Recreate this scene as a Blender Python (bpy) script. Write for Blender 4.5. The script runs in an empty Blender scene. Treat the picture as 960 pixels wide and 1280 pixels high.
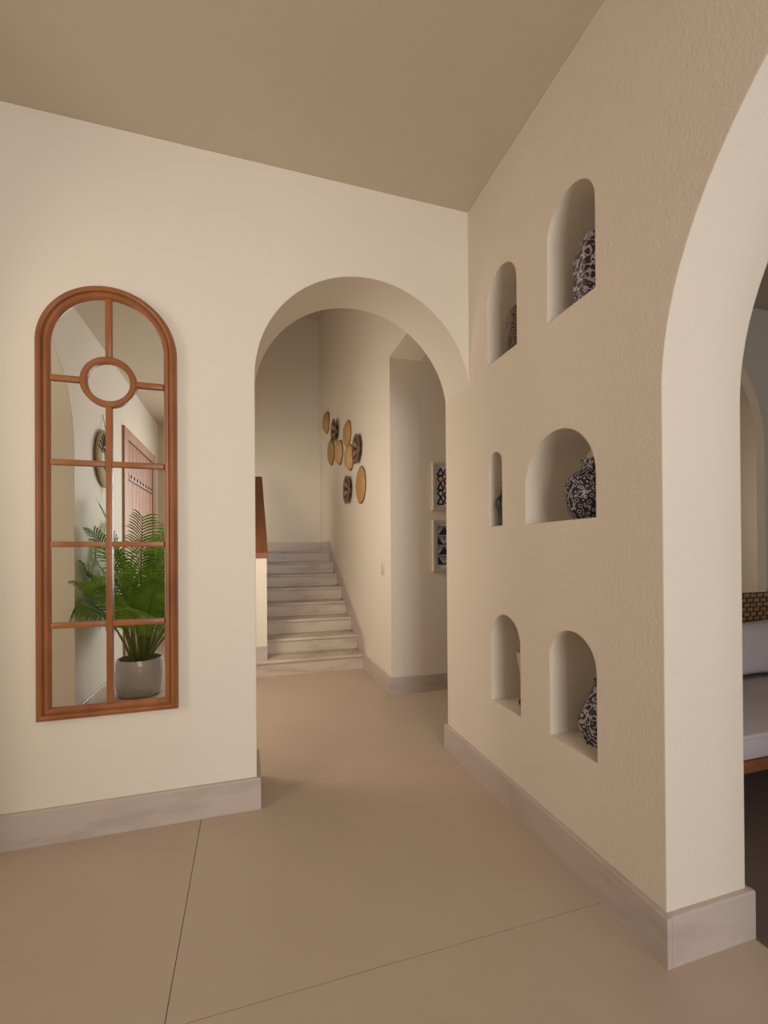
import bpy, bmesh, math, random
from mathutils import Vector, Matrix
random.seed(7)
S = bpy.context.scene
COL = S.collection
PI = math.pi

# ------------------------------------------------------------------ camera
F_PX, CY = 554.3017, 687.4571          # focal length and horizon row on the 960x1280 frame
EYE = 1.3
CAM_R = Vector(((0.956673, -0.291082, -0.006922)))
CAM_U = Vector(((0.005413, -0.005991, 0.999967)))
CAM_B = Vector(((-0.291114, -0.956679, -0.004156)))
cd = bpy.data.cameras.new('camera')
cd.sensor_width = 36.0
cd.lens = F_PX / 1280 * 36.0
cd.shift_y = (CY - 640) / 1280
cd.clip_start = 0.02
cam = bpy.data.objects.new('camera', cd)
COL.objects.link(cam)
cam.matrix_world = Matrix(((CAM_R.x, CAM_U.x, CAM_B.x, 0), (CAM_R.y, CAM_U.y, CAM_B.y, 0),
                           (CAM_R.z, CAM_U.z, CAM_B.z, EYE), (0, 0, 0, 1)))
S.camera = cam

# ------------------------------------------------------------------ world, lights, exposure
S.view_settings.view_transform = 'Standard'
S.view_settings.look = 'None'
S.view_settings.gamma = 1
S.view_settings.use_curve_mapping = False
S.view_settings.exposure = 0.03
w = bpy.data.worlds.new('world'); S.world = w; w.use_nodes = True
w.node_tree.nodes['Background'].inputs[0].default_value = (0.95, 0.97, 1.0, 1)
w.node_tree.nodes['Background'].inputs[1].default_value = 0.6

def area(name, loc, target, sx, sy, power, col):
    d = bpy.data.lights.new(name, 'AREA'); d.shape = 'RECTANGLE'; d.size = sx; d.size_y = sy
    d.energy = power; d.color = col
    o = bpy.data.objects.new(name, d); COL.objects.link(o); o.location = loc
    o.rotation_euler = (Vector(target) - Vector(loc)).to_track_quat('-Z', 'Y').to_euler()
    return o
# daylight coming in through the rear glazed doorway and the side window, plus added fills
rear = area('daylight_rear', (0.4, -3.3, 1.85), (0.4, 0.5, 1.85), 1.5, 2.2, 66, (1.0, 0.985, 0.965))
rear.data.spread = math.radians(132)
area('fill_corridor', (7.0, 3.25, 1.7), (4.0, 3.3, 1.5), 0.8, 1.8, 7, (1.0, 0.92, 0.84))  # added fill that lifts the corridor behind the living room arch
area('daylight_living', (3.3, -3.3, 1.7), (1.0, 0.5, 1.6), 2.4, 2.2, 22, (0.88, 0.94, 1.0))
area('fill_lobby', (-2.9, 0.5, 1.8), (1.2, 1.9, 1.9), 0.7, 2.2, 25, (1.0, 0.93, 0.80))  # added fill from the unseen lobby, brightens the niche wall
area('fill_landing', (-1.0, 7.0, 2.1), (0.6, 7.9, 1.5), 0.9, 1.1, 9.5, (1.0, 0.90, 0.76))  # added fill for the stair back wall
area('fill_stair', (-0.98, 3.3, 1.9), (0.9, 6.0, 1.2), 0.9, 1.4, 44, (1.0, 0.88, 0.74))  # unseen warm light added at the hall's left to brighten the stair walls

# ------------------------------------------------------------------ measured layout (metres)
YA, XB, H = 2.3593, 1.2507, 3.307      # front wall face, right wall face, ceiling
XL, TA, TB = 0.032, 0.327, 0.343       # arch left jamb, wall thicknesses
YE, XW, YR = 1.0832, -1.352, -2.95     # end of niche wall, left wall face, rear wall face
BBH, BBD = 0.158, 0.02                 # skirting
YC, XD, YS = 3.85, 1.235, 8.0          # corridor wall, stair wall, stair back wall

# ------------------------------------------------------------------ material helpers
def mat(name, col, rough=0.8, metal=0.0, spec=0.5):
    m = bpy.data.materials.new(name); m.use_nodes = True
    b = m.node_tree.nodes['Principled BSDF']
    b.inputs['Base Color'].default_value = (*col, 1); b.inputs['Roughness'].default_value = rough
    b.inputs['Metallic'].default_value = metal; b.inputs['Specular IOR Level'].default_value = spec
    return m
def nodes(m): return m.node_tree.nodes, m.node_tree.links, m.node_tree.nodes['Principled BSDF']
def coords(m, scale=(1, 1, 1), kind='Object'):
    N, L, b = nodes(m)
    tc = N.new('ShaderNodeTexCoord'); mp = N.new('ShaderNodeMapping'); mp.inputs['Scale'].default_value = scale
    L.new(tc.outputs[kind], mp.inputs[0]); return mp.outputs[0]
def noise(m, vec, scale, detail=4, rough=0.55):
    N, L, b = nodes(m); n = N.new('ShaderNodeTexNoise')
    n.inputs['Scale'].default_value = scale; n.inputs['Detail'].default_value = detail; n.inputs['Roughness'].default_value = rough
    L.new(vec, n.inputs['Vector']); return n.outputs['Fac']
def ramp(m, fac, stops):
    N, L, b = nodes(m); r = N.new('ShaderNodeValToRGB'); e = r.color_ramp.elements
    while len(e) < len(stops): e.new(0.5)
    for el, (pos, c) in zip(e, stops): el.position = pos; el.color = (*c, 1)
    L.new(fac, r.inputs[0]); return r.outputs[0]
def bump(m, fac, strength, dist=0.002, bevel=0.0):
    N, L, b = nodes(m); bp = N.new('ShaderNodeBump')
    bp.inputs['Strength'].default_value = strength; bp.inputs['Distance'].default_value = dist
    L.new(fac, bp.inputs['Height'])
    if bevel:
        bv = N.new('ShaderNodeBevel'); bv.samples = 4; bv.inputs['Radius'].default_value = bevel
        L.new(bv.outputs[0], bp.inputs['Normal'])
    L.new(bp.outputs[0], b.inputs['Normal'])
def plaster(name, col, k=0.35, scale=130, bev=0.008):
    m = mat(name, col, 0.75, 0, 0.3); N, L, b = nodes(m); v = coords(m)
    c = ramp(m, noise(m, v, 1.3, 3), [(0.3, tuple(x * 0.985 for x in col)), (0.7, tuple(min(1, x * 1.015) for x in col))])
    L.new(c, b.inputs['Base Color']); bump(m, noise(m, v, scale, 3, 0.6), k, 0.004, bev); return m
def wood(name, c1, c2, scale, rough=0.42):
    m = mat(name, c1, rough, 0, 0.4); N, L, b = nodes(m); v = coords(m, scale)
    f = noise(m, v, 1.0, 6, 0.6)
    L.new(ramp(m, f, [(0.3, c1), (0.7, c2)]), b.inputs['Base Color']); bump(m, f, 0.15, 0.002); return m
def marble(name, base, vein, rough=0.35):
    m = mat(name, base, rough, 0, 0.45); N, L, b = nodes(m); v = coords(m, (1, 1, 4))
    f = noise(m, v, 2.2, 8, 0.62)
    L.new(ramp(m, f, [(0.36, vein), (0.5, base), (0.62, base), (0.75, tuple(min(1, x * 1.07) for x in base))]), b.inputs['Base Color'])
    bump(m, noise(m, v, 30, 3), 0.05, 0.002, 0.004); return m
def ceramic(name, light, dark, scale, kind=0):
    m = mat(name, light, 0.22, 0, 0.5); N, L, b = nodes(m); v = coords(m)
    vo = N.new('ShaderNodeTexVoronoi'); vo.inputs['Scale'].default_value = scale; L.new(v, vo.inputs['Vector'])
    wv = N.new('ShaderNodeMath'); wv.operation = 'SINE'; mu = N.new('ShaderNodeMath'); mu.operation = 'MULTIPLY_ADD'
    mu.inputs[1].default_value = 16.0 if kind else 8.0
    L.new(vo.outputs['Distance'], mu.inputs[0])
    n2 = N.new('ShaderNodeMath'); n2.operation = 'MULTIPLY'; n2.inputs[1].default_value = 7.0 if kind else 22.0
    L.new(noise(m, v, scale * 0.9, 3), n2.inputs[0]); L.new(n2.outputs[0], mu.inputs[2]); L.new(mu.outputs[0], wv.inputs[0])
    c = ramp(m, wv.outputs[0], [(0.0, dark), (0.30 if kind == 0 else 0.55, dark), (0.40 if kind == 0 else 0.7, light), (1.0, light)])
    L.new(c, b.inputs['Base Color']); return m

M = {}
M['wall'] = plaster('cream_plaster', (0.76, 0.68, 0.575), 0.12)
M['wall_rough'] = plaster('textured_cream_plaster', (0.75, 0.655, 0.55), 0.55, 85)
M['wall_white'] = plaster('off_white_plaster', (0.84, 0.79, 0.71), 0.1)
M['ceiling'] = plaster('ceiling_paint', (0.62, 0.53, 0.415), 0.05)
M['tile'] = mat('taupe_porcelain_tile', (0.34, 0.265, 0.2), 0.42, 0, 0.35)
_N, _L, _b = nodes(M['tile']); _v = coords(M['tile'], (1, 1, 1)); _f = noise(M['tile'], _v, 2.0, 7, 0.6)
_L.new(ramp(M['tile'], _f, [(0.3, (0.50, 0.385, 0.295)), (0.7, (0.54, 0.42, 0.328))]), _b.inputs['Base Color'])
bump(M['tile'], noise(M['tile'], _v, 160, 2), 0.04, 0.001)
M['grout'] = mat('dark_grout', (0.035, 0.019, 0.012), 0.9)
M['tile_shaded'] = mat('shaded_taupe_tile', (0.17, 0.12, 0.1), 0.4, 0, 0.35)  # taupe tile with the dim living room's shade put into its colour
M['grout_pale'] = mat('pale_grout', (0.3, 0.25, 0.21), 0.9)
M['marble'] = marble('pale_marble', (0.53, 0.44, 0.39), (0.45, 0.37, 0.32))
M['step'] = marble('veined_marble_step', (0.55, 0.455, 0.37), (0.42, 0.335, 0.26), 0.3)
M['teak'] = wood('teak_wood', (0.22, 0.072, 0.024), (0.37, 0.135, 0.05), (9, 9, 2.5), 0.38)
M['rail_wood'] = wood('brown_wood', (0.19, 0.07, 0.03), (0.27, 0.11, 0.05), (20, 3, 6), 0.5)
M['door_wood'] = wood('pinkish_door_wood', (0.42, 0.22, 0.14), (0.56, 0.33, 0.23), (14, 14, 1.2), 0.55)
M['door_dark'] = mat('dark_gap', (0.04, 0.022, 0.014), 0.8)
M['mirror'] = mat('mirror_silver', (0.93, 0.93, 0.90), 0.0, 1.0)
M['metal'] = mat('dark_iron', (0.05, 0.04, 0.035), 0.45, 0.8)
M['white'] = mat('white_plastic', (0.6, 0.53, 0.44), 0.4)
M['frame_white'] = mat('white_frame_paint', (0.54, 0.48, 0.41), 0.5)
M['paper'] = mat('print_paper', (0.68, 0.64, 0.6), 0.8)
M['navy'] = mat('navy_ink', (0.012, 0.022, 0.085), 0.8)
M['rust'] = mat('rust_ink', (0.2, 0.035, 0.02), 0.8)
M['linen'] = mat('lavender_grey_linen', (0.74, 0.665, 0.685), 0.9)
_N, _L, _b = nodes(M['linen']); bump(M['linen'], noise(M['linen'], coords(M['linen']), 220, 2), 0.2, 0.002)
M['piping'] = mat('dark_piping', (0.07, 0.04, 0.035), 0.8)
M['rattan'] = wood('woven_rattan', (0.22, 0.11, 0.045), (0.5, 0.3, 0.14), (40, 40, 40), 0.45)
M['rattan_dark'] = mat('rattan_backing', (0.08, 0.04, 0.018), 0.8)
M['sofa_wood'] = wood('sofa_wood', (0.25, 0.09, 0.03), (0.36, 0.15, 0.055), (3, 20, 20), 0.4)
M['straw'] = wood('straw_basket', (0.36, 0.20, 0.062), (0.50, 0.30, 0.11), (30, 30, 30), 0.7)
M['straw_pale'] = wood('pale_straw_basket', (0.44, 0.26, 0.11), (0.58, 0.37, 0.17), (30, 30, 30), 0.7)
M['straw_dull'] = wood('greyed_straw', (0.20, 0.125, 0.085), (0.36, 0.24, 0.16), (30, 30, 30), 0.75)
M['straw_rim'] = mat('basket_rim', (0.17, 0.085, 0.04), 0.8)
M['basket_dark'] = mat('dark_dyed_straw', (0.06, 0.028, 0.03), 0.8)
M['collar'] = wood('woven_jute', (0.36, 0.25, 0.14), (0.56, 0.42, 0.26), (60, 60, 60), 0.85)
M['twine'] = mat('twine', (0.3, 0.22, 0.14), 0.9)
M['leaf'] = mat('palm_leaf_green', (0.07, 0.17, 0.022), 0.6, 0, 0.25)
_N, _L, _b = nodes(M['leaf']); _L.new(ramp(M['leaf'], noise(M['leaf'], coords(M['leaf']), 5, 3), [(0.3, (0.07, 0.19, 0.02)), (0.65, (0.32, 0.52, 0.08))]), _b.inputs['Base Color'])
M['stem'] = mat('palm_stem', (0.16, 0.2, 0.05), 0.5)
M['soil'] = mat('potting_soil', (0.035, 0.022, 0.014), 0.95)
M['pot'] = mat('hammered_silver', (0.56, 0.53, 0.54), 0.4, 0.4)
_N, _L, _b = nodes(M['pot']); _vo = _N.new('ShaderNodeTexVoronoi'); _vo.inputs['Scale'].default_value = 34
_L.new(coords(M['pot']), _vo.inputs['Vector']); bump(M['pot'], _vo.outputs['Distance'], 0.5, 0.006)
M['cer_jar'] = ceramic('scrollwork_ceramic', (0.52, 0.47, 0.49), (0.045, 0.025, 0.06), 32)
M['cer_moon'] = ceramic('speckled_blossom_ceramic', (0.42, 0.40, 0.42), (0.018, 0.012, 0.03), 38, 1)
M['cer_facet'] = ceramic('mottled_ceramic', (0.45, 0.42, 0.46), (0.02, 0.012, 0.03), 42)
M['cer_brown'] = ceramic('fine_brown_ceramic', (0.30, 0.20, 0.14), (0.028, 0.012, 0.009), 60, 1)
M['cer_teal'] = mat('dark_teal_glaze', (0.010, 0.017, 0.02), 0.3)
M['cer_pale'] = mat('pale_stoneware', (0.5, 0.4, 0.32), 0.6)
M['cer_foot'] = mat('dark_foot', (0.09, 0.045, 0.025), 0.6)
M['glass'] = mat('window_glass', (1, 1, 1), 0.0)
_N, _L, _b = nodes(M['glass']); _b.inputs['Transmission Weight'].default_value = 1.0; _b.inputs['IOR'].default_value = 1.02

# ------------------------------------------------------------------ geometry helpers
def link_mesh(name, bm, m, parent=None, smooth=None, loc=None):
    bmesh.ops.recalc_face_normals(bm, faces=bm.faces[:])
    me = bpy.data.meshes.new(name); bm.to_mesh(me); bm.free()
    if smooth is not None:
        for pl in me.polygons: pl.use_smooth = True
        me.set_sharp_from_angle(angle=math.radians(smooth))
    for mm in (m if isinstance(m, (list, tuple)) else [m]): me.materials.append(mm)
    o = bpy.data.objects.new(name, me); COL.objects.link(o)
    if parent: o.parent = parent
    if loc is not None: o.location = loc
    return o
def tag(o, label, cat, group=None):
    o['label'] = label; o['category'] = cat
    if group: o['group'] = group
    return o
def struct(o, label=None):
    o['kind'] = 'structure'
    if label: o['label'] = label
    return o
def empty(name, loc=(0, 0, 0), rz=0):
    o = bpy.data.objects.new(name, None); COL.objects.link(o); o.location = loc; o.rotation_euler = (0, 0, rz)
    o.empty_display_size = 0.05; return o
def bx(bm, x0, x1, y0, y1, z0, z1, bev=0.0):
    vs = [bm.verts.new((x, y, z)) for x in (x0, x1) for y in (y0, y1) for z in (z0, z1)]
    fs = [bm.faces.new([vs[i] for i in q]) for q in ((0, 1, 3, 2), (4, 6, 7, 5), (0, 4, 5, 1), (2, 3, 7, 6), (0, 2, 6, 4), (1, 5, 7, 3))]
    if bev:
        es = list({e for f in fs for e in f.edges})
        bmesh.ops.bevel(bm, geom=es, offset=bev, segments=2, profile=0.5, affect='EDGES')
def box(name, m, x0, x1, y0, y1, z0, z1, parent=None, bev=0.0, loc=None):
    bm = bmesh.new(); bx(bm, x0, x1, y0, y1, z0, z1, bev)
    return link_mesh(name, bm, m, parent, 40 if bev else None, loc)
def arch_pts(a0, a1, spring, n=40, base=None):
    """outline of an arched opening from (a0, base) over the top to (a1, base)"""
    c, r = (a0 + a1) / 2, (a1 - a0) / 2
    pts = [(c - r * math.cos(PI * i / n), spring + r * math.sin(PI * i / n)) for i in range(n + 1)]
    return pts if base is None else [(a0, base)] + pts + [(a1, base)]
def place(axis, a, b, d):
    return (a, d, b) if axis == 'y' else (d, a, b) if axis == 'x' else (a, b, d)
def prism(bm, axis, outer, d0, d1, holes=(), depths=None):
    """a plate of outline `outer` from depth d0 to d1; holes go through, or stop at depth `depths[i]`"""
    depths = depths or [None] * len(holes)
    def cap(d, loops):
        vl = [[bm.verts.new(place(axis, a, b, d)) for a, b in lp] for lp in loops]
        es = [bm.edges.new((l[i], l[(i + 1) % len(l)])) for l in vl for i in range(len(l))]
        bmesh.ops.triangle_fill(bm, use_beauty=True, use_dissolve=False, edges=es)
        return vl
    def side(l0, l1):
        n = len(l0)
        for i in range(n): bm.faces.new((l0[i], l0[(i + 1) % n], l1[(i + 1) % n], l1[i]))
    f0 = cap(d0, [outer] + list(holes))
    thr = [i for i, d in enumerate(depths) if d is None]
    f1 = cap(d1, [outer] + [holes[i] for i in thr])
    side(f0[0], f1[0])
    for k, i in enumerate(thr): side(f0[1 + i], f1[1 + k])
    for i, d in enumerate(depths):
        if d is not None:
            b = cap(d, [holes[i]]); side(f0[1 + i], b[0])
def plate(name, m, axis, outer, d0, d1, parent=None, holes=(), depths=None, smooth=30):
    bm = bmesh.new(); prism(bm, axis, outer, d0, d1, holes, depths)
    return link_mesh(name, bm, m, parent, smooth)
def lathe(bm, prof, n=32, c=(0, 0, 0), rot=0.0, closed_top=True):
    rings = [[bm.verts.new((c[0] + r * math.cos(rot + 2 * PI * i / n), c[1] + r * math.sin(rot + 2 * PI * i / n), c[2] + z)) for i in range(n)] for r, z in prof]
    for a, b in zip(rings, rings[1:]):
        for i in range(n): bm.faces.new((a[i], a[(i + 1) % n], b[(i + 1) % n], b[i]))
    bm.faces.new(rings[0][::-1])
    if closed_top: bm.faces.new(rings[-1])
def tube(bm, pts, rad, n=8):
    pts = [Vector(q) for q in pts]; rings = []
    rs = rad if isinstance(rad, (list, tuple)) else [rad] * len(pts)
    for i, q in enumerate(pts):
        t = (pts[min(i + 1, len(pts) - 1)] - pts[max(i - 1, 0)]).normalized()
        ref = Vector((0, 0, 1)) if abs(t.z) < 0.9 else Vector((1, 0, 0))
        a = t.cross(ref).normalized(); b = t.cross(a)
        rings.append([bm.verts.new(q + (a * math.cos(2 * PI * k / n) + b * math.sin(2 * PI * k / n)) * rs[i]) for k in range(n)])
    for a, b in zip(rings, rings[1:]):
        for k in range(n): bm.faces.new((a[k], a[(k + 1) % n], b[(k + 1) % n], b[k]))
    bm.faces.new(rings[0][::-1]); bm.faces.new(rings[-1])
def copy_tree(o, parent=None):
    c = o.copy(); COL.objects.link(c); c.parent = parent
    for ch in list(o.children): copy_tree(ch, c)
    return c

# ================================================================== THE SETTING
# floor: large porcelain tiles on a dark bed; seams at x = -0.23 and y = 1.34
floor = struct(box('floor', M['grout'], -1.7, 7.3, -3.0, 8.3, -0.08, -0.004))
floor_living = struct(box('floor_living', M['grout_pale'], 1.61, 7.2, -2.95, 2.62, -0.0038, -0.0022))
TX, TY, GAP = 2.4, 1.2, 0.0024
tile_mesh = {}
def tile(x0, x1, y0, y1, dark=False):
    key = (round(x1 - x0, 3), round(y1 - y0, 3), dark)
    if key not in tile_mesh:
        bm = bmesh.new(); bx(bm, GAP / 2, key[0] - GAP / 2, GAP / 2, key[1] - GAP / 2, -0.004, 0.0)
        tile_mesh[key] = link_mesh('tile', bm, M['tile_shaded' if dark else 'tile'], floor_living if dark else floor); o = tile_mesh[key]
    else:
        o = tile_mesh[key].copy(); COL.objects.link(o)
    o.location = (x0, y0, 0)
i0, j0 = -0.23 - TX, 1.34 - 4 * TY
for i in range(4):
    for j in range(10):
        a, b = max(-1.69, i0 + i * TX), min(7.2, i0 + (i + 1) * TX)
        c, d = max(-2.95, j0 + j * TY), min(8.0, j0 + (j + 1) * TY)
        if b <= a or d <= c: continue
        if b < 1.62: tile(a, b, c, d); continue
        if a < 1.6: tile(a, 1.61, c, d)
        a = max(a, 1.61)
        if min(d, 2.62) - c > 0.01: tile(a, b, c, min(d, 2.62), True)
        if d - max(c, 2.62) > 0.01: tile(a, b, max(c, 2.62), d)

# main room
arch_a = arch_pts(XL, XB + 0.006, 2.2)
struct(plate('wall_front', M['wall'], 'y', [(-1.70, 0), (XL, 0)] + arch_a + [(XB + 0.006, 5.5), (-1.70, 5.5)], YA, YA + TA))
def niche(y0, y1, sill, apex):
    r = (y1 - y0) / 2
    return [(y0, sill)] + arch_pts(y0, y1, apex - r, 24) + [(y1, sill)]
N_TR, N_TL = (1.357, 1.638, 2.290, 2.772), (1.868, 2.147, 2.306, 2.770)
N_ML, N_MR = (2.010, 2.139, 1.432, 1.824), (1.364, 1.808, 1.425, 1.812)
N_BL, N_BR = (1.861, 2.128, 0.498, 0.972), (1.369, 1.642, 0.498, 0.972)
NICHES = [N_TR, N_TL, N_ML, N_MR, N_BL, N_BR]
ND = 0.29
arch_b = arch_pts(-YE, YE, 1.79, 64)
wall_b = [(YR - 0.3, 0), (-YE, 0)] + arch_b + [(YE, 0), (YA + TA, 0), (YA + TA, 3.45), (YR - 0.3, 3.45)]
struct(plate('wall_right', M['wall_rough'], 'x', wall_b, XB, XB + TB, holes=[niche(*n) for n in NICHES], depths=[XB + ND] * 6))
arch_l = arch_pts(0.53, 2.03, 2.17, 40)
struct(plate('wall_left', M['wall_white'], 'x', [(YR - 0.3, 0), (0.53, 0)] + arch_l + [(2.03, 0), (YA, 0), (YA, 3.45), (YR - 0.3, 3.45)], XW, XW - TB))
WX0, WX1, WZ1 = -1.0, 1.1, 2.95
struct(plate('wall_rear', M['wall'], 'y', [(XW, 0), (WX0, 0), (WX0, WZ1), (WX1, WZ1), (WX1, 0), (XB, 0), (XB, 3.45), (XW, 3.45)], YR, YR - 0.3))
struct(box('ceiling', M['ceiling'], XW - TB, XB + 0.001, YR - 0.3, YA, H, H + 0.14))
wf = struct(box('window_1', M['teak'], WX0, WX0 + 0.05, YR - 0.2, YR - 0.14, 0, WZ1))
box('window_frame', M['teak'], WX1 - 0.05, WX1, YR - 0.2, YR - 0.14, 0, WZ1, wf)
box('window_frame', M['teak'], WX0 + 0.05, WX1 - 0.05, YR - 0.2, YR - 0.14, WZ1 - 0.05, WZ1, wf)
box('window_frame', M['teak'], (WX0 + WX1) / 2 - 0.03, (WX0 + WX1) / 2 + 0.03, YR - 0.2, YR - 0.14, 0, WZ1 - 0.05, wf)

# hall behind the arch: stair wall, corridor wall, back wall, corridor ceiling
struct(box('wall_stair_right', M['wall'], XD, XD + 0.3, YC, YS, 0, 5.5))
struct(box('wall_stair_right_upper', M['wall'], XD, XD + 0.3, YA + TA, YC, 3.077, 5.5))
struct(box('wall_corridor', M['wall'], XD + 0.3, 7.2, YC, YC + 0.3, 0, 3.3))
struct(box('ceiling_corridor', M['ceiling'], XD + 0.3, 7.2, YA + TA, YC, 3.077, 3.2))
struct(box('wall_stair_back', M['wall'], -1.2, XD + 0.3, YS, YS + 0.3, 0, 5.5))
STZ = (1.1, 2.7)
struct(plate('wall_stair_left', M['wall'], 'x', [(YA + TA, 0), (YS, 0), (YS, 5.5), (YA + TA, 5.5)], -0.9, -1.2,
             holes=[[(2.8, STZ[0]), (3.8, STZ[0]), (3.8, STZ[1]), (2.8, STZ[1])], [(6.5, 1.5), (7.5, 1.5), (7.5, 2.7), (6.5, 2.7)]]))
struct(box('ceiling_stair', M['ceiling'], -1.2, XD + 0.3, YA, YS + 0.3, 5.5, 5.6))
# living room to the right
arch_r = arch_pts(2.14, 4.14, 2.15, 40)
struct(plate('wall_living_front', M['wall'], 'y', [(XB + TB, 0), (2.14, 0)] + arch_r + [(4.14, 0), (7.2, 0), (7.2, 3.45), (XB + TB, 3.45)], 2.62, YA + TA))
struct(plate('wall_living_side', M['wall'], 'x', [(YR - 0.3, 0), (YC, 0), (YC, 3.45), (YR - 0.3, 3.45)], 7.2, 7.5,
             holes=[[(-1.7, 0.6), (0.5, 0.6), (0.5, 2.6), (-1.7, 2.6)]]))
struct(plate('wall_living_rear', M['wall'], 'y', [(XB + TB, 0), (7.2, 0), (7.2, 3.45), (XB + TB, 3.45)], YR, YR - 0.3,
             holes=[[(2.0, 0.4), (4.6, 0.4), (4.6, 2.9), (2.0, 2.9)]]))
# lobby beyond the left arch
struct(box('wall_lobby', M['wall'], -3.2, -3.0, 0.1, YA, 0, 3.45))
struct(box('wall_lobby_rear', M['wall'], -3.2, XW - TB, 0.0, 0.1, 0, 3.45))
struct(box('wall_lobby_front', M['wall'], -3.2, XW - TB, YA, YA + 0.1, 0, 3.45))
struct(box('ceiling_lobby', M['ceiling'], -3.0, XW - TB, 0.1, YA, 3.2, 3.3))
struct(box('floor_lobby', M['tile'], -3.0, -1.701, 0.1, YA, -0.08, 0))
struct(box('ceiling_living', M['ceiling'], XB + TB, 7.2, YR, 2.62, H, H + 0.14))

# skirting: an upright board whose top edge is eased
def skirting(name, axis, a0, a1, face, out, z0=0.0, h=BBH, parent=None):
    """board along `axis` from a0 to a1, standing `out` (signed) proud of plane `face`"""
    s = 1 if out > 0 else -1; t = abs(out)
    prof = [(0, z0), (t, z0), (t, z0 + h - 0.004), (t - 0.004, z0 + h), (0, z0 + h)]
    bm = bmesh.new()
    ends = []
    for a in (a0, a1):
        ends.append([bm.verts.new((a, face + s * u, z) if axis == 'x' else (face + s * u, a, z)) for u, z in prof])
    n = len(prof)
    for i in range(n): bm.faces.new((ends[0][i], ends[0][(i + 1) % n], ends[1][(i + 1) % n], ends[1][i]))
    bm.faces.new(ends[0]); bm.faces.new(ends[1][::-1])
    return struct(link_mesh(name, bm, M['marble'], parent, 20))
skirting('baseboard_front', 'x', XW + BBD, XL + BBD, YA, -BBD)
skirting('baseboard_arch', 'y', YA, YA + TA, XL, BBD)
skirting('baseboard_right', 'y', YE - BBD, YA + TA + BBD, XB, -BBD)
skirting('baseboard_right_end', 'x', XB, XB + TB + BBD, YE, -BBD)
skirting('baseboard_right_back', 'y', YE, 2.62, XB + TB, BBD)
skirting('baseboard_corridor', 'x', XD, 7.2, YC, -BBD)
skirting('baseboard_stair', 'y', YC - BBD, 4.77, XD, -BBD)
skirting('baseboard_left', 'y', -0.9, 0.53 + BBD, XW, BBD, h=0.05)
skirting('baseboard_left_front', 'y', 2.03 - BBD, YA, XW, BBD)
skirting('baseboard_living', 'x', 4.14, 7.2, 2.62, -BBD)

# ================================================================== STAIRCASE
RISE, GO, Y1, NS = 0.165, 0.305, 4.79, 8
st = tag(empty('staircase', (0.7, Y1, 0)), 'pale marble staircase rising behind the archway beside a half wall', 'stairs')
def stp(name, m, x0, x1, y0, y1, z0, z1, bev=0.0, parent=st):
    return box(name, m, x0 - 0.7, x1 - 0.7, y0 - Y1, y1 - Y1, z0, z1, parent, bev)
XR = XD - 0.02
for i in range(NS):
    y, z = Y1 + i * GO, i * RISE
    xl = -0.3 if i == 0 else 0.185
    stp('riser', M['step'], xl, XR, y + 0.02, y + 0.05, z, z + RISE - 0.03)
    if i < NS - 1: stp('tread', M['step'], xl, XR, y, y + GO + 0.03, z + RISE - 0.03, z + RISE, 0.006)
stp('landing', M['step'], -0.9, XR, Y1 + 7 * GO, YS, NS * RISE - 0.03, NS * RISE, 0.006)
# stepped skirting slab up the stair wall
zt = lambda y: (y - 4.79) / GO * RISE
bm = bmesh.new()
prism(bm, 'x', [(4.77 - Y1, 0), (4.77 - Y1, 0.325), (6.93 - Y1, 1.42), (7.02 - Y1, 1.478), (YS - Y1, 1.478), (YS - Y1, 1.3), (6.9 - Y1, 1.15)], XR - 0.7, XD - 0.7)
link_mesh('skirting', bm, M['marble'], st)
stp('skirting', M['marble'], -0.9, XR, YS - 0.02, YS, NS * RISE, NS * RISE + BBH)
# half wall with a wooden handrail on top
YG0, YG1 = 4.88, 6.92
zg = lambda y: 1.31 + (y - 5.0) * 0.56
bm = bmesh.new()
prism(bm, 'x', [(YG0 - Y1, 0.165), (YG1 - Y1, 0.165), (YG1 - Y1, zg(YG1)), (YG0 - Y1, zg(YG0))], 0.03 - 0.7, 0.18 - 0.7)
link_mesh('half_wall', bm, M['wall'], st)
bm = bmesh.new()
prism(bm, 'x', [(YG0 - 0.02 - Y1, zg(YG0)), (YG1 - Y1, zg(YG1)), (YG1 - Y1, zg(YG1) + 0.06), (YG0 - 0.02 - Y1, zg(YG0) + 0.06)], 0.02 - 0.7, 0.192 - 0.7)
bmesh.ops.bevel(bm, geom=bm.edges[:], offset=0.004, segments=1, affect='EDGES')
h = link_mesh('handrail', bm, M['rail_wood'], st); h['label'] = 'brown wooden handrail cap'
stp('wall_skirting', M['marble'], 0.03, 0.18, YG0 - 0.02, YG0, 0.165, 0.165 + 0.14)

# ================================================================== ARCHED MIRROR
MX, MY = -0.62, YA
mir = tag(empty('wall_mirror', (MX, MY, 0.553)), 'tall arched mirror in an orange-brown wooden window frame, left of the archway', 'mirror')
A_, Z0, ZS = 0.289, 0.0, 2.25 - 0.553
def mirror_loop(d, n=48):
    r = A_ - d
    return [(-r, Z0 + d * 1.0)] + arch_pts(-r, r, ZS, n) + [(r, Z0 + d)]
prof = [(0, 0), (0, 0.020), (0.003, 0.032), (0.010, 0.041), (0.019, 0.044), (0.027, 0.039), (0.031, 0.028), (0.034, 0.026), (0.037, 0.031),
        (0.046, 0.032), (0.052, 0.028), (0.055, 0.021), (0.058, 0.012), (0.058, 0.0)]
bm = bmesh.new()
lps = [[bm.verts.new((x, -hh, z)) for x, z in mirror_loop(d)] for d, hh in prof]
for a, b in zip(lps, lps[1:] + lps[:1]):
    for i in range(len(a)): bm.faces.new((a[i], a[(i + 1) % len(a)], b[(i + 1) % len(b)], b[i]))
link_mesh('outer_frame', bm, M['teak'], mir, 35)
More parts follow.
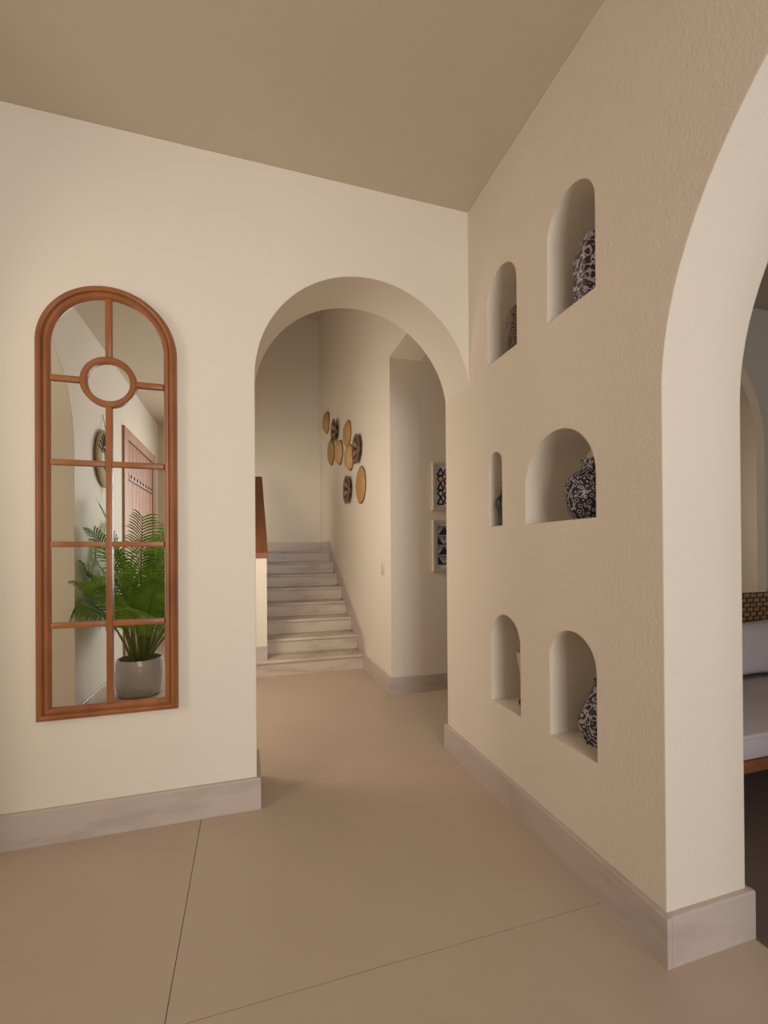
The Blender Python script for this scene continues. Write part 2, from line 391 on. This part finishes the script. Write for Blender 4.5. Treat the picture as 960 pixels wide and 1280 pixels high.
RC, RO, RI = 2.097 - 0.553, 0.117, 0.089
bm = bmesh.new(); nseg = 48
pr = [(RI, 0.012), (RI, 0.024), (RI + 0.005, 0.029), (RO - 0.005, 0.029), (RO, 0.024), (RO, 0.012)]
rg = [[bm.verts.new((r * math.cos(2 * PI * i / nseg), -hh, RC + r * math.sin(2 * PI * i / nseg))) for i in range(nseg)] for r, hh in pr]
for a, b in zip(rg, rg[1:] + rg[:1]):
    for i in range(nseg): bm.faces.new((a[i], a[(i + 1) % nseg], b[(i + 1) % nseg], b[i]))
link_mesh('ring_bar', bm, M['teak'], mir, 35)
G = 0.232                                            # half width of the glass
def bar(x0, x1, z0, z1):
    box('glazing_bar', M['teak'], x0, x1, -0.0275, -0.012, z0, z1, mir, 0.003)
HB = [z - 0.553 for z in (0.977, 1.344, 1.716)]
hw = 0.0125
bar(-hw, hw, RC + RO - 0.002, 2.540 - 0.553 - 0.056)
bar(-hw, hw, 0.057, RC - RO + 0.002)
for z in HB:
    bar(-G, -hw, z - hw, z + hw); bar(hw, G, z - hw, z + hw)
bar(-G, -RO + 0.002, RC - hw, RC + hw); bar(RO - 0.002, G, RC - hw, RC + hw)
def pane(pts): plate('mirror_pane', M['mirror'], 'y', pts, -0.012, -0.004, mir, smooth=None)
zb = [0.057] + HB
RM = (RO + RI) / 2
for s in (-1, 1):
    for k in range(3):
        pane([(0, zb[k]), (s * G, zb[k]), (s * G, zb[k + 1]), (0, zb[k + 1])])
    pane([(0, zb[3]), (s * G, zb[3]), (s * G, RC), (s * RM, RC)] + [(s * RM * math.cos(a), RC - RM * math.sin(a)) for a in [PI / 2 * i / 12 for i in range(1, 13)]])
    rr = 0.232
    pane([(s * RM, RC), (s * G, RC), (s * G, ZS)] + [(s * rr * math.cos(PI / 2 * i / 20), ZS + rr * math.sin(PI / 2 * i / 20)) for i in range(1, 21)]
         + [(s * RM * math.cos(a), RC + RM * math.sin(a)) for a in [PI / 2 * (12 - i) / 12 for i in range(0, 12)]])
pane([(RM * math.cos(2 * PI * i / 40), RC + RM * math.sin(2 * PI * i / 40)) for i in range(40)])

# ================================================================== VASES IN THE NICHES
def vase(name, loc, label, body, m, n=32, rot=0.0, parts=(), sm=40):
    t = tag(empty(name, loc), label, 'vase')
    bm = bmesh.new(); lathe(bm, body, n, rot=rot); link_mesh('body', bm, m, t, sm)
    for nm, pf, mm in parts:
        bm = bmesh.new(); lathe(bm, pf, n, rot=rot); link_mesh(nm, bm, mm, t, sm)
    return t
SY = 0.14
vase('hexagonal_jar', (XB + SY, 1.508, N_TR[2]), 'six-sided white jar with dark blue scrollwork in the upper right niche',
     [(0.080, 0), (0.086, 0.01), (0.086, 0.245), (0.080, 0.258), (0.058, 0.292)], M['cer_jar'], 6, 0.35,
     [('lid', [(0.054, 0.290), (0.058, 0.295), (0.054, 0.318), (0.03, 0.330)], M['cer_jar'])], 20)
vase('cylinder_jar', (XB + SY, 2.012, N_TL[2]), 'brown jar with a fine speckled pattern in the upper left niche',
     [(0.086, 0), (0.09, 0.008), (0.09, 0.232), (0.084, 0.252), (0.062, 0.266)], M['cer_brown'], 32, 0,
     [('lid', [(0.06, 0.264), (0.064, 0.268), (0.055, 0.278), (0.02, 0.284)], M['cer_brown'])])
moon = [(0.065, 0)] + [(0.123 * math.sin(a), 0.118 - 0.118 * math.cos(a) * 1.0) for a in [0.62 + i * 0.16 for i in range(14)]]
moon = [(r, max(z, 0.0)) for r, z in moon]
vase('round_vase', (XB + 0.147, 1.538, N_MR[2] + 0.0), 'round dark blue and white vase with a short neck in the wide middle niche',
     [(0.07, 0), (0.098, 0.03), (0.116, 0.07), (0.123, 0.115), (0.117, 0.155), (0.10, 0.185), (0.075, 0.206), (0.05, 0.216)], M['cer_moon'], 40, 0,
     [('neck', [(0.05, 0.214), (0.05, 0.262), (0.044, 0.264)], M['cer_moon'])], 60)
vase('faceted_vase', (XB + SY, 1.505, N_BR[2]), 'diamond-shaped faceted blue and white vase in the lower right niche',
     [(0.058, 0), (0.096, 0.090), (0.026, 0.235)], M['cer_facet'], 7, 0.2,
     [('neck', [(0.020, 0.232), (0.020, 0.262), (0.024, 0.266)], M['cer_foot'])], 15)
vase('tapered_vase', (XB + SY, 1.997, N_BL[2]), 'pale tapered stoneware vase on a dark foot in the lower left niche',
     [(0.026, 0.03), (0.03, 0.08), (0.044, 0.16), (0.060, 0.262), (0.056, 0.275)], M['cer_pale'], 32, 0,
     [('foot', [(0.05, 0), (0.05, 0.016), (0.028, 0.032)], M['cer_foot'])])
jug = vase('jug', (XB + 0.062, 2.079, N_ML[2]), 'small dark teal jug with a loop handle in the narrow slot niche',
     [(0.034, 0), (0.036, 0.03), (0.040, 0.08), (0.051, 0.115), (0.05, 0.14), (0.034, 0.165), (0.018, 0.185), (0.016, 0.225), (0.022, 0.235)], M['cer_teal'])
bm = bmesh.new()
tube(bm, [(0, 0.016, 0.22), (0, 0.030, 0.215), (0, 0.036, 0.195), (0, 0.036, 0.168), (0, 0.034, 0.15)], 0.004, 8)
link_mesh('handle', bm, M['cer_teal'], jug, 50)

# ================================================================== BASKETS ON THE STAIR WALL
def basket(y, z, r, depth, m, label, dark=False):
    t = tag(empty('wall_basket', (XD, y, z)), label, 'basket', 'woven baskets on the stair wall')
    bm = bmesh.new(); n = 28
    pf = [(0.02, 0.002), (r * 0.55, 0.006), (r * 0.93, depth * 0.8), (r, depth), (r * 0.9, depth * 0.92), (r * 0.5, 0.022), (0.02, 0.018)]
    if not dark: pf = [(r * 0.95, 0.002), (r, 0.012), (r * 0.93, depth * 0.55), (r * 0.7, depth * 0.93), (r * 0.4, depth), (0.02, depth)]
    rings = [[bm.verts.new((-d, q * math.cos(2 * PI * i / n), q * math.sin(2 * PI * i / n))) for i in range(n)] for q, d in pf]
    for k, (a, b) in enumerate(zip(rings, rings[1:])):
        for i in range(n):
            f = bm.faces.new((a[i], a[(i + 1) % n], b[(i + 1) % n], b[i]))
            if dark: f.material_index = 1 if (i % 4 < 2 and k != 3) or (3 < i < 12 and k >= 4 and i % 4 != 3) else 0
    bm.faces.new(rings[0][::-1]); bm.faces.new(rings[-1])
    link_mesh('bowl', bm, [m, M['basket_dark']], t, 60)
    bm = bmesh.new(); rim_d = depth if dark else 0.008
    c = [(-rim_d, r * math.cos(2 * PI * i / 32), r * math.sin(2 * PI * i / 32)) for i in range(33)]
    tube(bm, c, 0.007, 6); link_mesh('rim', bm, M['straw_rim'], t, 60)
    return t
BK = [
 (404, 518, 412, 545, 0, 'honey straw basket at the top left end of the wall group'),
 (416, 527, 423.5, 557, 2, 'dark patterned basket next to the topmost left honey basket'),
 (429, 528, 438, 562, 0, 'tall golden basket at the top middle of the group, over the pale overlapping one'),
 (442, 545, 452, 582, 2, 'dark patterned basket at the right edge of the group'),
 (410, 549, 417.5, 584, 0, 'dull tan basket under the leftmost dark patterned one'),
 (418.5, 553, 428.5, 584, 1, 'pale straw basket in the middle, left of the other pale one'),
 (430.5, 558.5, 442, 591, 1, 'pale straw basket overlapping the tall golden one from below'),
 (431, 596, 440, 631, 2, 'dark patterned basket at the bottom of the group'),
 (444, 584, 456, 631, 0, 'largest golden basket with a dark rim, lowest on the right'),
]
def on_stair_wall(px, py):
    d = CAM_R * ((px - 480) / F_PX) + CAM_U * ((CY - py) / F_PX) - CAM_B
    t = XD / d.x
    return d.y * t, EYE + d.z * t
for x0, y0, x1, y1, k, lab in BK:
    ya, _ = on_stair_wall(x0, (y0 + y1) / 2); yb, _ = on_stair_wall(x1, (y0 + y1) / 2)
    yc, za = on_stair_wall((x0 + x1) / 2, y0); _, zb_ = on_stair_wall((x0 + x1) / 2, y1)
    r = (za - zb_) / 2 * 0.96
    pr_ = max(0.035, min(0.075, ((ya - yb) - 2 * r) * 0.235 + 0.03))
    sh = pr_ * 4.3 * 0.5
    basket(yc - sh * 0.85, (za + zb_) / 2, r, pr_, [M['straw'], M['straw_pale'], M['straw_dull']][k], lab, k == 2)

# switch on the stair wall
sw = tag(empty('light_switch', (XD, 4.08, 1.133)), 'white rocker light switch on the stair wall under the baskets', 'switch')
box('plate', M['white'], -0.010, 0, -0.042, 0.042, -0.055, 0.055, sw, 0.002)
box('rocker', M['white'], -0.016, -0.010, -0.026, 0.026, -0.04, 0.04, sw, 0.002)

# ================================================================== FRAMED PRINTS ON THE CORRIDOR WALL
def framed(z0, z1, label, kind):
    X0, X1 = 1.645, 2.005; t = tag(empty('framed_print', (X0, YC, z0)), label, 'picture')
    W_, H_ = X1 - X0, z1 - z0; fw_ = 0.022
    plate('frame', M['frame_white'], 'y', [(0, 0), (W_, 0), (W_, H_), (0, H_)], -0.028, 0, t, [[(fw_, fw_), (W_ - fw_, fw_), (W_ - fw_, H_ - fw_), (fw_, H_ - fw_)]], smooth=None)
    box('ledge', M['frame_white'], -0.006, W_ + 0.006, -0.036, 0, -0.012, 0, t)
    art = box('paper', M['paper'], fw_, W_ - fw_, -0.012, -0.004, fw_, H_ - fw_, t)
    bm = bmesh.new(); D0 = -0.0135
    m0, m1, b0, b1 = 0.052, W_ - 0.052, 0.05, H_ - 0.05
    def poly(pts, mi=0):
        f = bm.faces.new([bm.verts.new((x, D0, z)) for x, z in pts]); f.material_index = mi
    def stroke(a, b, wd, mi=0):
        a, b = Vector(a), Vector(b); nn = Vector((-(b - a).y, (b - a).x)).normalized() * wd / 2
        poly([tuple(a - nn), tuple(b - nn), tuple(b + nn), tuple(a + nn)], mi)
    if kind == 0:                                   # columns of outlined lozenges and triangles
        cw = (m1 - m0) / 4; rows = 5; rh = (b1 - b0) / rows
        for c in range(4):
            cx = m0 + cw * (c + 0.5)
            for q in range(rows):
                cz = b0 + rh * (q + 0.5); a, b = cw * 0.5, rh * 0.5
                mi = 1 if (c + q) % 4 == 3 else 0
                if (c + q) % 2: 
                    for s in (-1, 1):
                        stroke((cx - a, cz), (cx, cz + s * b), 0.014, mi); stroke((cx, cz + s * b), (cx + a, cz), 0.014, mi)
                else:
                    stroke((cx - a, cz - b), (cx + a, cz - b), 0.016, mi); stroke((cx - a, cz - b), (cx, cz + b), 0.016, mi); stroke((cx, cz + b), (cx + a, cz - b), 0.016, mi)
        link_mesh('geometric_print', bm, [M['navy'], M['rust']], art)
    else:                                           # navy field with fans of white lines
        poly([(m0, b0), (m1, b0), (m1, b1), (m0, b1)]); D0 = -0.0145
        for q in range(4):
            for c in range(4):
                x0_, z0_ = m0 + c * (m1 - m0) / 4, b0 + q * (b1 - b0) / 4
                w_, h_ = (m1 - m0) / 4, (b1 - b0) / 4
                o_ = (x0_, z0_) if (c + q) % 2 else (x0_ + w_, z0_)
                for k in range(6):
                    e_ = (x0_ + w_ * k / 5, z0_ + h_)
                    stroke(o_, e_, 0.004, 1)
                stroke((x0_, z0_), (x0_ + w_, z0_), 0.006, 1)
        link_mesh('fan_print', bm, [M['navy'], M['paper']], art)
framed(1.695, 2.133, 'white framed print of navy lozenges and triangles, the upper of two', 0)
framed(1.122, 1.594, 'white framed print of white fan lines on navy, the lower of two', 1)

# ================================================================== DAYBED IN THE LIVING ROOM
SX0, SX1, SY0, SY1 = 1.95, 4.35, 1.60, 2.56
so = tag(empty('sofa', (SX0, SY0, 0)), 'low wooden sofa with woven rattan back and pale lavender-grey seat seen through the right arch', 'sofa')
SW, SD = SX1 - SX0, SY1 - SY0
box('front_rail', M['sofa_wood'], 0, SW, 0.0, 0.05, 0.175, 0.232, so, 0.006)
box('side_rail', M['sofa_wood'], 0, 0.05, 0.05, SD - 0.06, 0.175, 0.232, so, 0.006)
box('side_rail', M['sofa_wood'], SW - 0.05, SW, 0.05, SD - 0.06, 0.175, 0.232, so, 0.006)
for lx in (0.01, SW - 0.07):
    for ly in (0.0, SD - 0.06): box('leg', M['sofa_wood'], lx, lx + 0.06, ly + 0.001, ly + 0.055, 0, 0.175, so, 0.004)
box('seat_cushion', M['linen'], 0.004, SW - 0.004, 0.006, SD - 0.10, 0.232, 0.365, so, 0.022)
box('piping', M['linen'], 0.0, SW, 0.002, 0.012, 0.335, 0.345, so, 0.003)
box('rattan_frame', M['rattan_dark'], 0, SW, SD - 0.055, SD - 0.02, 0.232, 0.955, so)
bm = bmesh.new(); cw, chh = 0.036, 0.036
for i in range(int(SW / cw)):
    for j in range(int(0.72 / chh)):
        x, z = i * cw, 0.235 + j * chh
        if (i + j) % 2: bx(bm, x + 0.002, x + cw - 0.002, SD - 0.075, SD - 0.055, z + 0.006, z + chh - 0.006)
        else: bx(bm, x + 0.006, x + cw - 0.006, SD - 0.069, SD - 0.055, z + 0.002, z + chh - 0.002)
rw = link_mesh('rattan_weave', bm, M['rattan'], so); rw['kind'] = 'stuff'
def cushion(x, label):
    bm = bmesh.new(); nx, nz = 14, 12; W_, H_, T_ = 0.74, 0.40, 0.17
    f, b = {}, {}
    for i in range(nx + 1):
        for k in range(nz + 1):
            u, v = i / nx * 2 - 1, k / nz * 2 - 1
            th = T_ / 2 * (max(0, 1 - u ** 4) * max(0, 1 - v ** 4)) ** 0.45
            px, pz = u * W_ / 2 * (1 - 0.05 * (1 - v * v)) , v * H_ / 2 * (1 - 0.06 * (1 - u * u)) + H_ / 2
            f[i, k] = bm.verts.new((px, -th - 0.004, pz)); b[i, k] = bm.verts.new((px, th + 0.004, pz))
    for i in range(nx):
        for k in range(nz):
            bm.faces.new((f[i, k], f[i + 1, k], f[i + 1, k + 1], f[i, k + 1])); bm.faces.new((b[i, k], b[i, k + 1], b[i + 1, k + 1], b[i + 1, k]))
    for i in range(nx):
        for k in (0, nz): bm.faces.new((f[i, k], f[i + 1, k], b[i + 1, k], b[i, k]))
    for k in range(nz):
        for i in (0, nx): bm.faces.new((f[i, k], f[i, k + 1], b[i, k + 1], b[i, k]))
    t = tag(empty('back_cushion', (x, SY0 + 0.72, 0.373)), label, 'cushion', 'back cushions on the sofa')
    t.rotation_euler = (math.radians(-14), 0, 0)
    link_mesh('cushion_body', bm, M['linen'], t, 60)
    bm = bmesh.new()
    tube(bm, [(-W_ / 2 + 0.01, -0.03, 0.004), (0, -0.03, 0.016), (W_ / 2 - 0.01, -0.03, 0.004)], 0.006, 6)
    link_mesh('piping', bm, M['piping'], t, 60); return t
cushion(3.52, 'pale lavender-grey back cushion leaning on the rattan back of the sofa')

# ================================================================== THINGS SEEN IN THE MIRROR (left wall)
# wooden plank door with a studded band
dr = struct(empty('door_1', (XW, -1.72, 0)), 'tall pinkish wooden plank door with a studded band')
dy = lambda y: y + 1.72
def dbox(name, m, x0, x1, y0, y1, z0, z1, parent=dr, bev=0.0): return box(name, m, x0, x1, dy(y0), dy(y1), z0, z1, parent, bev)
dbox('backing', M['door_dark'], 0.0005, 0.004, -2.42, -1.06, 0.0, 2.63)
dbox('door_jamb', M['door_wood'], 0.0, 0.022, -1.07, -0.905, 0, 2.62)
dbox('door_jamb', M['door_wood'], 0.0, 0.022, -2.60, -2.435, 0, 2.62)
dbox('door_head', M['door_wood'], 0.0, 0.024, -2.60, -0.905, 2.62, 2.74)
pw = (2.405 - 1.075) / 7
for i in range(7):
    dbox('plank', M['door_wood'], 0.004, 0.016, -2.405 + i * pw + 0.003, -2.405 + (i + 1) * pw - 0.003, 0.01, 2.605, dr, 0.003)
for z in (2.20, 1.15):
    bd = dbox('studded_band', M['door_wood'], 0.016, 0.022, -2.36, -1.10, z - 0.045, z + 0.045)
    dbox('band_edge', M['metal'], 0.016, 0.026, -2.36, -1.10, z - 0.05, z - 0.036, bd)
    for k in range(8):
        bm = bmesh.new(); bmesh.ops.create_uvsphere(bm, u_segments=10, v_segments=6, radius=0.024)
        s_ = link_mesh('stud', bm, M['metal'], bd, 60); s_.location = (0.022, dy(-1.19 - k * 0.155), z + 0.006); s_.scale = (0.5, 1, 1)
# woven jute ring on a string
jr = tag(empty('woven_ring', (XW, -0.20, 2.215)), 'woven straw ring with dark lashings hung by a string, seen in the mirror', 'wreath')
bm = bmesh.new(); n1, n2 = 56, 12
rr = [[bm.verts.new((0.020 + 0.018 * math.sin(2 * PI * k / n2), (0.185 + 0.085 * math.cos(2 * PI * k / n2)) * math.cos(2 * PI * i / n1),
       (0.192 + 0.085 * math.cos(2 * PI * k / n2)) * math.sin(2 * PI * i / n1))) for k in range(n2)] for i in range(n1)]
for i in range(n1):
    for k in range(n2): bm.faces.new((rr[i][k], rr[i][(k + 1) % n2], rr[(i + 1) % n1][(k + 1) % n2], rr[(i + 1) % n1][k]))
link_mesh('ring', bm, M['collar'], jr, 60)
for i in range(7):
    a = 0.35 + i * 0.26
    bm = bmesh.new(); ca, sa = math.cos(a), math.sin(a)
    tube(bm, [(0.030, 0.125 * ca, 0.13 * sa), (0.040, 0.185 * ca, 0.192 * sa), (0.032, 0.235 * ca, 0.242 * sa)], 0.010, 6)
    link_mesh('lashing', bm, M['door_dark'], jr, 60)
bm = bmesh.new(); tube(bm, [(0.03, 0, 0.27), (0.004, 0, 0.43)], 0.0035, 6); link_mesh('string', bm, M['twine'], jr)
bm = bmesh.new(); tube(bm, [(0.04, -0.02, -0.27), (0.035, -0.04, -0.32), (0.03, -0.015, -0.37)], 0.006, 6); link_mesh('tail', bm, M['twine'], jr)
# switch plates behind the palm
for nm, z, lab in (('light_switch', 1.165, 'upper white switch plate behind the palm on the left wall'), ('light_switch', 0.98, 'lower white switch plate behind the palm on the left wall')):
    s = tag(empty(nm, (XW, 0.175, z)), lab, 'switch')
    box('plate', M['wall_white'], 0, 0.010, -0.045, 0.045, -0.055, 0.055, s, 0.002)
    for q in (-1, 1): box('rocker', M['wall_white'], 0.010, 0.015, q * 0.025 - 0.02, q * 0.025 + 0.02, -0.04, 0.04, s, 0.002)
# potted palm
PX, PY = -0.975, 0.085
pp = tag(empty('potted_palm', (PX, PY, 0)), 'green palm with feathery fronds in a hammered silver pot, reflected in the mirror', 'plant')
bm = bmesh.new()
lathe(bm, [(0.165, 0), (0.185, 0.02), (0.198, 0.1), (0.203, 0.2), (0.197, 0.3), (0.188, 0.335), (0.178, 0.335), (0.186, 0.28), (0.18, 0.24)], 48, closed_top=True)
link_mesh('pot', bm, M['pot'], pp, 50)
bm = bmesh.new(); lathe(bm, [(0.18, 0.255), (0.183, 0.262), (0.05, 0.285)], 24); link_mesh('soil', bm, M['soil'], pp)
def frond(az, lean, L, droop, nl=24, base=(0, 0), llen=0.26):
    rach, pts = [], []
    d_ = Vector((math.cos(az), math.sin(az), 0)); q = Vector((base[0], base[1], 0.27)); el = PI / 2 - lean
    n = 22
    for i in range(n + 1):
        pts.append(q.copy()); t = i / n
        e = el - droop * t * t
        q = q + (d_ * math.cos(e) + Vector((0, 0, 1)) * math.sin(e)) * (L / n)
    def cl(v): 
        lim = XW + 0.02 - PX
        return Vector((max(v.x, lim), v.y, max(v.z, 0.02)))
    bm = bmesh.new()
    def strip(rows):
        prev = None
        for a, b in rows:
            cur = (bm.verts.new(cl(a)), bm.verts.new(cl(b)))
            if prev: bm.faces.new((prev[0], prev[1], cur[1], cur[0]))
            prev = cur
    roll = random.uniform(-0.7, 0.7)
    side = Vector((-math.sin(az), math.cos(az), 0)) * math.cos(roll) + (d_ * -math.cos(el) * 0.3 + Vector((0, 0, 1))) * math.sin(roll)
    for k in range(nl):
        t = 0.34 + 0.66 * (k + 0.5) / nl
        fi = t * n; i = min(int(fi), n - 1); pq = pts[i].lerp(pts[i + 1], fi - i); tg = (pts[i + 1] - pts[i]).normalized()
        up = side.cross(tg) * -1
        if up.z < 0: up = -up
        for s in (-1, 1):
            ln = llen * (0.35 + 0.65 * math.sin(PI * min(1, (t - 0.3) / 0.75)) ** 0.7) * random.uniform(0.85, 1.1)
            out = (side * s * 0.8 + tg * (0.55 + 0.6 * (t - 0.34)) + up * 0.22).normalized()
            wv = tg * 0.011
            rows = []
            for j in range(5):
                u = j / 4; c = pq + out * ln * u + Vector((0, 0, -1)) * ln * 0.42 * u * u
                ww = wv * [0.5, 0.8, 0.75, 0.5, 0.06][j]
                rows.append((c - ww, c + ww))
            strip(rows)
    o = link_mesh('frond', bm, M['leaf'], pp)
    bm = bmesh.new(); tube(bm, [cl(v) for v in pts], [0.011 - 0.008 * i / n for i in range(n + 1)], 5)
    link_mesh('leaf_stalk', bm, M['stem'], o, 60)
N_F = 28
for i in range(N_F):
    az = i * 2.39996 + 0.4; k = i / (N_F - 1)
    lean = 0.05 + 0.50 * k + random.uniform(-0.06, 0.08)
    L = 1.52 - 0.62 * k + random.uniform(-0.12, 0.08)
    droop = 0.55 + 1.0 * k + random.uniform(-0.2, 0.2)
    if math.cos(az) < -0.4: lean *= 0.7
    frond(az, lean, L, droop, 32, (0.05 * math.cos(az), 0.05 * math.sin(az)), 0.27)
def broad_leaf(az, lean, L, wid):
    d_ = Vector((math.cos(az), math.sin(az), 0)); side = Vector((-math.sin(az), math.cos(az), 0))
    bm = bmesh.new(); rows = []
    for i in range(11):
        t = i / 10; e = PI / 2 - lean - 0.5 * t * t
        c = d_ * (0.04 + L * t * math.sin(lean + 0.25 * t * t)) + Vector((0, 0, 0.27 + L * t * math.cos(lean + 0.2 * t)))
        ww = wid * math.sin(PI * max(0.0, (t - 0.25) / 0.75)) ** 0.8 + 0.006 if t > 0.25 else 0.008
        rows.append([bm.verts.new(c - side * ww + d_ * 0.2 * ww), bm.verts.new(c), bm.verts.new(c + side * ww + d_ * 0.2 * ww)])
    for a, b in zip(rows, rows[1:]):
        bm.faces.new((a[0], a[1], b[1], b[0])); bm.faces.new((a[1], a[2], b[2], b[1]))
    link_mesh('broad_leaf', bm, M['leaf'], pp, 60)
broad_leaf(1.1, 0.10, 0.72, 0.07)
